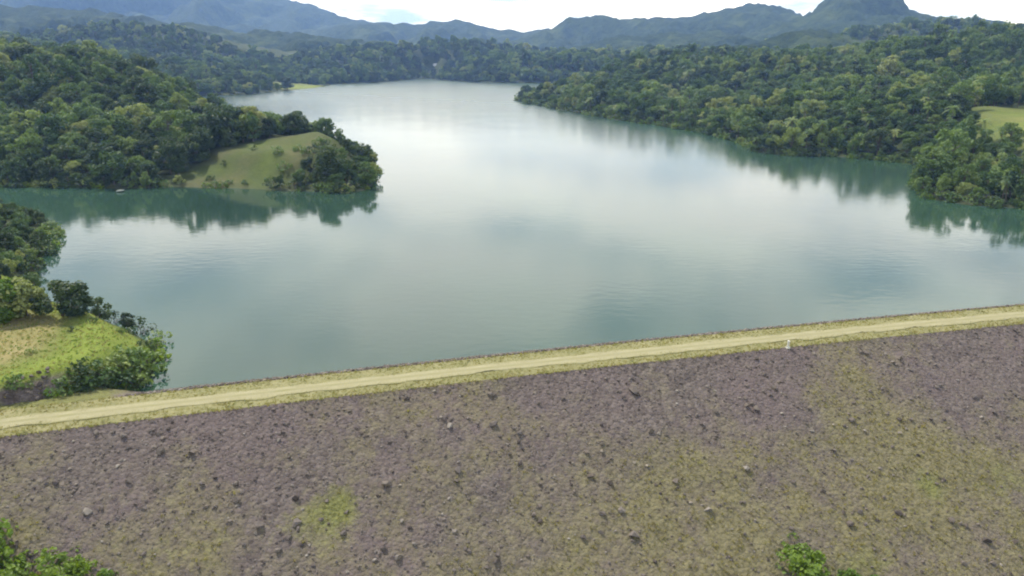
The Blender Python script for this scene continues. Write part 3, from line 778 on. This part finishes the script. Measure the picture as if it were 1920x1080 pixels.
ORD = ['first', 'second', 'third', 'fourth', 'fifth', 'sixth', 'seventh', 'eighth', 'ninth', 'tenth', 'eleventh', 'twelfth', 'thirteenth', 'fourteenth', 'fifteenth', 'sixteenth', 'seventeenth', 'eighteenth', 'nineteenth', 'twentieth']
def ordinals(items):
    """items: (head, tail, photo x) -> labels counted from the left where several share one description"""
    lab = [None] * len(items); by = {}
    for i, (h_, t_, x) in enumerate(items): by.setdefault((h_, t_), []).append((x, i))
    for (h_, t_), v in by.items():
        for n_, (x, i) in enumerate(sorted(v)):
            lab[i] = f'{h_} {t_}' if len(v) == 1 else f'{ORD[min(n_, 19)]} {h_} from left, {t_}'
    return lab
REG = [
    ('broadleaf_tree', 'the left edge grove', 'trees beyond the left knoll', (x_ < -80) & (y_ < 262), 26),
    ('broadleaf_tree', 'the left headland tip', 'trees on the headland tip', (x_ > -92) & (x_ < -20) & (y_ > 262) & (y_ < 400), 58),
    ('broadleaf_tree', 'the wooded left shore', 'trees on the left wooded shore', (x_ < -92) & (y_ > 262) & (y_ < 420), 90),
    ('broadleaf_tree', 'the near right point', 'trees on the near right point', (x_ > 120) & (y_ < 312), 40),
    ('broadleaf_tree', 'the long right shore', 'trees along the right shore', (x_ > 0) & (y_ >= 312) & (d_ < 70), 84),
]
used = np.zeros(len(CAND), bool)
protos = {}
for name, label, group, mask, cap in REG:
    ii = np.where(mask & inframe & ~used)[0]
    ii = ii[np.argsort(dep[ii] / CAND[ii, 3])][:cap]
    used[ii] = True
    todo = []
    lo, hi = px[ii].min(), px[ii].max()
    for i in ii:
        k = int(RNG.integers(0, 8))
        if 'left' in group and RNG.random() < 0.4: k = 5 + int(RNG.integers(0, 2))
        if x_[i] > 0 and RNG.random() < 0.22: k = 8 + int(RNG.integers(0, 2))
        sh = ('round crowned', 'broad bushy', 'tall narrow', 'high round crowned', 'flat topped', 'dark round', 'dark low bushy', 'broad flat topped', 'palm like', 'high palm like')[k]
        ps_ = 'at waterline' if d_[i] < 8 else ('behind waterline' if d_[i] < 22 else 'upslope')
        th = ('left', 'middle', 'right')[min(int((px[i] - lo) / (hi - lo + 1) * 3), 2)]
        todo.append((i, k, (f'{sh} tree', f'{ps_}, {th} third of {label}', px[i])))
    for (i, k, _), lb in zip(todo, ordinals([t_[2] for t_ in todo])):
        e, a, b = place(name, TREES[k], *CAND[i, :3], CAND[i, 3], RNG.uniform(0, 6.28), lb, 'tree', group)
        protos.setdefault(k, (a, b))
JOIN_REVERSED = True                                      # join geometry lists its inputs last link first
rest = CAND[~used]
def wood(name, label, mask):
    q = rest[mask]; n = len(q)
    rot = np.stack([np.zeros(n), np.zeros(n), RNG.uniform(0, 6.28, n)], -1)
    scl = np.stack([q[:, 3] * RNG.uniform(.85, 1.2, n), q[:, 3] * RNG.uniform(.85, 1.2, n), q[:, 3]], -1)
    tag(scatter(name, q[:, :3], rot, scl, np.where((q[:, 0] > 0) & (RNG.random(n) < .16), RNG.integers(8, 10, n), np.where((q[:, 0] < 0) & (RNG.random(n) < .35), RNG.integers(5, 7, n), RNG.integers(0, 8, n))), [protos[k] for k in reversed(range(10))] if JOIN_REVERSED else [protos[k] for k in range(10)]), label, 'forest', None, 'stuff')
wood('forest', 'dense wood covering the hills on the left side', (rest[:, 0] < 0) & (rest[:, 1] < 1290))
wood('forest', 'dense wood covering the hills on the right side', (rest[:, 0] >= 0) & (rest[:, 1] < 1290))
wood('forest', 'dark wood along the far end of the water', rest[:, 1] >= 1290)

# ---------------------------------------------------------------- the grassy knoll at the left
def on_ground(px, py, zg):                                # where a sight line meets the knoll
    z = zg
    for _ in range(6):
        x, y = at(px, py, z); z = 0.5 * z + 0.5 * max(gz(x, y), 0)
    return x, y, gz(x, y)
TP = ('trunk', 'crown')
def knoll_tree(px, py, proto, s, label, squash=1.0, name='broadleaf_tree', cat='tree', group=None, parts=TP):
    x, y, z = on_ground(px, py, 5.5)
    return place(name, proto, x, y, z - .05, s, RNG.uniform(0, 6.28), label, cat, group, parts, squash)
knoll_tree(116, 592, TREES[5], .85, 'big dark tree at the back edge of the grassy knoll', .72)
knoll_tree(146, 590, TREES[6], .66, 'dark tree touching the right side of the big dark tree', .8)
knoll_tree(18, 596, BRIGHT_TREES[0], .85, 'bushy bright green tree at the left edge of the knoll')
knoll_tree(52, 592, TREES[1], .75, 'green tree between the bright left tree and the big dark tree')
knoll_tree(-40, 600, TREES[0], .7, 'green tree cut by the left edge behind the knoll')
knoll_tree(186, 590, TREES[6], .52, 'small dark tree right of the big dark tree')
knoll_tree(212, 594, SHRUBS[2], 1.0, 'dark bush right of the small dark tree', parts=('stem', 'foliage'), name='shrub', cat='shrub')
knoll_tree(240, 606, TREES[6], .36, 'low rounded dark tree on the right back rim of the knoll')
knoll_tree(262, 618, SHRUBS[2], 1.25, 'dark bush leaning over the water at the knoll\'s right end', parts=('stem', 'foliage'), name='shrub', cat='shrub')
knoll_tree(137, 622, SHRUBS[2], .42, 'small lone dark bush standing in the straw field', parts=('stem', 'foliage'), name='shrub', cat='shrub')
knoll_tree(176, 604, SHRUBS[0], .45, 'small low bush at the far edge of the straw field', parts=('stem', 'foliage'), name='shrub', cat='shrub')
knoll_tree(226, 622, SHRUBS[0], .5, 'small round bush in the bright grass near the knoll\'s tip', parts=('stem', 'foliage'), name='shrub', cat='shrub')
knoll_tree(58, 664, SHRUBS[3], .45, 'low tawny bush in the front of the straw field', parts=('stem', 'foliage'), name='shrub', cat='shrub')
for px, py, k, sc, lb in [(690, 352, 3, .8, 'high tree on the very end of the left headland'), (672, 342, 5, .75, 'dark tree left of the high tree at the headland end'), (696, 338, 0, .75, 'round tree leaning out over the headland end')]:
    x, y, z = on_ground(px, py, 2.0)
    place('broadleaf_tree', TREES[k], x, y, z - .1, sc, 1.3 * k, lb, 'tree', None)
bank = [(296, 660, 1.1), (286, 672, 1.3), (272, 664, 1.0), (262, 682, 1.2), (280, 695, 1.3), (256, 700, 1.2), (240, 690, 1.1), (232, 708, 1.2), (216, 700, 1.1), (262, 715, 1.1), (246, 722, 1.0), (205, 716, 1.1), (190, 706, 1.0), (178, 716, 1.1), (160, 706, 1.0), (150, 720, .9), (165, 730, .9), (130, 716, .9), (118, 726, .8), (220, 728, 1.0), (192, 730, .9), (232, 676, .9), (212, 684, .8), (292, 645, .9), (100, 744, .6), (40, 762, .6)]
todo = []
for px, py, s in bank:
    x, y, z = on_ground(px, py, 3.0)
    k = random.choice([0, 1, 1, 2, 3])
    todo.append((x, y, z, s, k, (('mid green', 'bright green', 'dark green', 'broad green')[k] + ' shrub', ('high' if z > 3 else 'low') + ' on the knoll bank, ' + ('left end' if px < 165 else 'middle' if px < 240 else 'right end by the water'), px)))
for (x, y, z, s, k, _), lb in zip(todo, ordinals([t_[5] for t_ in todo])):
    place('shrub', SHRUBS[k], x, y, max(z, 0) - .1, s * random.uniform(1.05, 1.4), random.uniform(0, 6.28), lb, 'shrub', 'shrubs on the knoll bank', ('stem', 'foliage'))
# stones on the rock scar
for i in range(26):
    px, py = random.uniform(-5, 92), 0
    py = 768 - px * .35 - random.uniform(0, 46)
    x, y, z = on_ground(px, py, 3.0)
    o = obj('rock', random.choice(STONES), TERRAIN, (x, y, z), (random.uniform(-.6, .6), random.uniform(-.6, .6), random.uniform(0, 6.28)), random.uniform(.6, 1.5))

# undergrowth hanging over the water's edge
sb = {}
for o_ in bpy.data.objects:
    if o_.type == 'MESH' and o_.parent and o_.parent.name.startswith('shrub'):
        sb.setdefault(o_.parent.name, []).append(o_)
seen_, grp = set(), []
for v_ in sb.values():
    kk = v_[0].data.name
    if len(v_) == 2 and kk not in seen_: seen_.add(kk); grp.append(v_)
def shore_growth():
    out = []
    for xa, xb, ya, yb, n in ((-330, -20, 150, 420, 9000), (60, 330, 225, 520, 9000), (0, 200, 520, 960, 6000)):
        X, Y = RNG.uniform(xa, xb, n), RNG.uniform(ya, yb, n); d, z = land(X, Y)
        k = (d > -0.3) & (d < 3.6) & ((glade_mask(X, Y, d, z) < .3) | (RNG.random(n) < .18)); out.append(np.stack([X, Y, np.maximum(z, 0) - .15, 0.75 + 0.8 * RNG.random(n) + np.clip(Y / 900, 0, 1)], -1)[k])
    q = np.concatenate(out); n = len(q)
    o = scatter('undergrowth', q[:, :3], np.stack([np.zeros(n), np.zeros(n), RNG.uniform(0, 6.28, n)], -1), np.stack([q[:, 3], q[:, 3], q[:, 3] * .9], -1), RNG.integers(0, len(grp), n), grp)
    tag(o, 'low green undergrowth hanging over the edge of the water', 'undergrowth', None, 'stuff')
shore_growth()

# bushes on the headland's grass slope
bushes = sorted([(430, 345, .9), (500, 330, 1.0), (535, 300, 1.6), (560, 312, 1.3), (575, 288, 1.4), (520, 285, 1.2), (600, 305, 1.4), (555, 332, 1.2), (480, 312, .8), (420, 318, .8), (395, 338, 1.0), (590, 335, 1.5), (460, 345, .9), (545, 262, 1.3), (515, 250, 1.5), (570, 255, 1.5)])
for i, (px, py, s) in enumerate(bushes):
    x, y, z = on_ground(px, py, 8)
    place('shrub', SHRUBS[random.choice([0, 2, 3])], x, y, z - .1, s, random.uniform(0, 6.28), f'{ORD[i]} round green bush from left, on the grass slope of the left headland', 'shrub', 'bushes on the headland slope', ('stem', 'foliage'))
top = [(492, 240), (505, 247), (520, 240), (536, 246), (550, 240), (566, 246), (580, 240), (594, 248), (608, 246), (622, 254), (636, 256), (648, 262), (604, 268), (590, 282), (616, 278), (632, 290), (610, 318), (628, 334), (602, 345), (618, 352)]
for i, (px, py) in enumerate(sorted(top)):
    x, y, z = on_ground(px, py + 6, 12)
    place('shrub', SHRUBS[(0, 2, 3, 2)[i % 4]], x, y, z - .1, 1.35 + .5 * random.random(), random.uniform(0, 6.28), f'{ORD[i]} tall shrub from left, in the thicket rimming the top of the left headland', 'shrub', 'thicket on the headland top', ('stem', 'foliage'))
x, y = at(225, 359, 0.2)
o = obj('boulder', STONES[2], None, (x, y, .5), (0, 0, .4), (2.8, 1.7, 1.8)); tag(o, 'pale boulder at the waterline below the dark left wood', 'boulder')
t = MT('pale_rock'); pn = t.noise(1.2, 5, .6)
PALE = t.principled(t.ramp(pn, [(.3, (.20, .22, .19)), (.7, (.34, .36, .32))]), .9, .2, t.bump(pn, .1))
pm = STONES[2].copy(); pm.materials.clear(); pm.materials.append(PALE); o.data = pm

# ---------------------------------------------------------------- shrubs at the foot of the picture, on the dam's slope
def slope_plant(px, py, proto, s, label, dn=6.0):
    """top of the plant shows at (px, py); rooted dn metres further down the slope"""
    x0, n = face_hit(px, py)
    n += dn; X, Y = dam_point(x0, n)
    z = float(face_z(np.array([x0]), np.array([n]))[0])
    return place('shrub', proto, X, Y, z - .2, s, RNG.uniform(0, 6.28), label, 'shrub', None, ('stem', 'foliage'))
slope_plant(20, 1035, SCRUB[2], 1.2, 'bright green shrub filling the bottom left corner', 3.0)
slope_plant(125, 1040, SCRUB[0], 1.0, 'bright green spreading shrub right of the corner shrub at bottom left', 3.0)
slope_plant(205, 1062, SCRUB[1], .8, 'low bright shrub at the right end of the bottom left thicket', 2.6)
slope_plant(-40, 1008, SCRUB[1], 1.3, 'bright green shrub cut by the left edge near the bottom', 2.8)
slope_plant(1478, 1022, SCRUB[0], 1.2, 'tallest bright green shrub at the bottom right of the rubble slope', 3.4)
slope_plant(1590, 1062, SCRUB[1], .8, 'low green shrub just right of the tallest bottom right shrub', 2.6)

# ---------------------------------------------------------------- weeds and grass (masses)
def tuft_mesh(name, seed, mat, blades=16, h=.55, spread=.32):
    rng = np.random.default_rng(seed); Vs = []
    for _ in range(blades):
        a = rng.uniform(0, 6.283); b = np.array([math.cos(a), math.sin(a), 0]) * spread * rng.random()
        lean = np.array([math.cos(a), math.sin(a), 0]) * rng.uniform(.1, .5) * h; hh = h * rng.uniform(.5, 1.1)
        sd = np.array([-math.sin(a), math.cos(a), 0]) * .05
        Vs += [b - sd, b + sd, b + lean * .5 + sd * .8 + [0, 0, hh * .65], b + lean + [0, 0, hh]]
    V = np.array(Vs); return mesh_from(name, V, np.arange(len(V)).reshape(-1, 4), [mat])
def tuft_scatter(name, label, cat, pts, mats, smin, smax):
    # three tufts stand at real places of the mass and lend their shape to the rest
    pts = np.asarray(pts); ob = []
    base = []
    holder = scatter(name, pts[3:], np.stack([np.zeros(len(pts) - 3)] * 2 + [RNG.uniform(0, 6.28, len(pts) - 3)], -1),
                     np.stack([RNG.uniform(smin, smax, len(pts) - 3)] * 3, -1), RNG.integers(0, 3, len(pts) - 3),
                     [[b] for b in [ (lambda k: base.append(obj('tuft', tuft_mesh('tuft', 50 + k, mats[k % len(mats)]), None, pts[k])) or base[-1])(k) for k in range(3)]])
    for b in base: b.parent = holder; tag(b, kind='stuff')
    tag(holder, label, cat, None, 'stuff')
n = 60000
x0 = RNG.uniform(-105, 130, n); nn_ = CREST_W / 2 + RNG.random(n) * 36
r_, g_ = face_cover(x0, nn_); X, Y = dam_point(x0, nn_); Z = face_z(x0, nn_); px, py, _ = project(X, Y, Z)
inv = (px > -60) & (px < 1980) & (py < 1120)
k = inv & (RNG.random(n) < np.clip(r_ * 0.7 - .25, 0, .4)) & (g_ < .45)
tuft_scatter('weeds', 'olive dry weeds growing among the stones of the dam slope', 'weeds', np.stack([X, Y, Z - .05], -1)[k], [WEED], .3, .75)
k = inv & (RNG.random(n) < np.clip(g_ * 1.1 - .3, 0, .7))
tuft_scatter('weeds', 'bright green weed patches on the dam slope', 'weeds', np.stack([X, Y, Z - .05], -1)[k], [GREENWEED, WEED, GREENWEED], .25, .5)
n = 12000
x0 = RNG.uniform(-105, 135, n); nn_ = np.where(RNG.random(n) < .5, RNG.uniform(-4.3, -0.7, n), RNG.uniform(1.3, 4.5, n))
X, Y = dam_point(x0, nn_)
tuft_scatter('grass', 'dry yellow grass along both edges of the crest track', 'grass', np.stack([X, Y, np.full(n, CREST_Z - .02)], -1), [STRAW], .25, .6)
n = 16000
X = RNG.uniform(-128, -40, n); Y = RNG.uniform(90, 152, n); d, z = land(X, Y)
k = (d > .6) & (z > .3)
tuft_scatter('grass', 'yellow green grass covering the knoll at the left', 'grass', np.stack([X, Y, z - .05], -1)[k], [STRAW, LEAF_BRIGHT, STRAW], .25, .65)

# ---------------------------------------------------------------- marker post on the crest
t = MT('white_paint'); pn = t.noise(4, 4, .6)
WHITE = t.principled(t.ramp(pn, [(.3, (.42, .41, .36)), (.7, (.62, .61, .55))]), .7, .3)
x0, n = face_hit(1483, 662); n = CREST_W / 2 + .15; X, Y = dam_point(x0, n)
pe = empty('marker_post', (float(X), float(Y), CREST_Z - .15), .3, .72); tag(pe, 'small white marker post on the near edge of the dam crest', 'post')
mb = MB(); mb.box((0, 0, .16), (.95, .8, .32)); obj('plinth', mb.mesh('plinth', [WHITE]), pe)
mb = MB(); mb.tube([(0, 0, .3), (.05, .0, .8), (.12, 0, 1.7)], [.30, .27, .24], 10); pm_ = obj('shaft', mb.mesh('shaft', [WHITE]), pe)
mb = MB(); mb.tube([(.12, 0, 1.68), (.13, 0, 1.78), (.135, 0, 1.92)], [.33, .33, .06], 10); obj('cap', mb.mesh('cap', [WHITE]), pm_)

# ---------------------------------------------------------------- far houses
t = MT('pale_roof'); pn = t.noise(.8, 3, .6, stretch=(1, 6, 1)); ROOF = t.principled(t.ramp(pn, [(.3, (.34, .36, .38)), (.7, (.46, .48, .50))]), .6, .4)
WALL = MT('house_wall').principled((.62, .60, .55), .85, .2)
DARK = MT('window_glass').principled((.03, .035, .04), .15, .5)
def house(px, py, Y, w, dp, h, label):
    x, y, z = at_y(px, py, Y); 
    e = empty('house', (x, y, z), random.uniform(-.3, .3)); tag(e, label, 'house')
    mb = MB(); mb.box((0, 0, h / 2 - 4), (w, dp, h + 8)); obj('wall', mb.mesh('wall', [WALL]), e)
    rv = [(-w * .6, -dp * .65, h), (w * .6, -dp * .65, h), (w * .6, dp * .65, h), (-w * .6, dp * .65, h), (-w * .22, 0, h + w * .24), (w * .22, 0, h + w * .24)]
    obj('roof', mesh_from('roof', rv, [(3, 2, 1, 0), (0, 1, 5, 4), (1, 2, 5), (2, 3, 4, 5), (3, 0, 4)], [ROOF]), e)
    for i in (-.3, .3):
        mb = MB(); mb.box((w * i, -dp / 2 - .05, h * .55), (w * .14, .12, h * .35)); obj('window', mb.mesh('window', [DARK]), e)
    mb = MB(); mb.box((0, -dp / 2 - .05, h * .36), (w * .1, .12, h * .7)); obj('door', mb.mesh('door', [BARK]), e)
house(818, 128, 1640, 20, 12, 5, 'pale roofed house on the slope at the far end of the water')
house(645, 135, 1500, 16, 11, 4.5, 'pale house on the far shore left of the water\'s end')

# ---------------------------------------------------------------- haze
def haze():
    mb = MB(); mb.box((0, 1850, 315), (8400, 6500, 710))
    t = MT('haze_air')
    pv = t.n.new('ShaderNodeVolumePrincipled')
    pv.inputs['Color'].default_value = (0.28, 0.48, 1.0, 1); pv.inputs['Density'].default_value = 0.000098
    pv.inputs['Absorption Color'].default_value = (1, 1, 1, 1)
    pv.inputs['Anisotropy'].default_value = 0.2
    t.l.new(pv.outputs[0], t.out.inputs['Volume'])
    o = obj('haze', mb.mesh('haze', [t.m])); tag(o, kind='stuff')
haze()
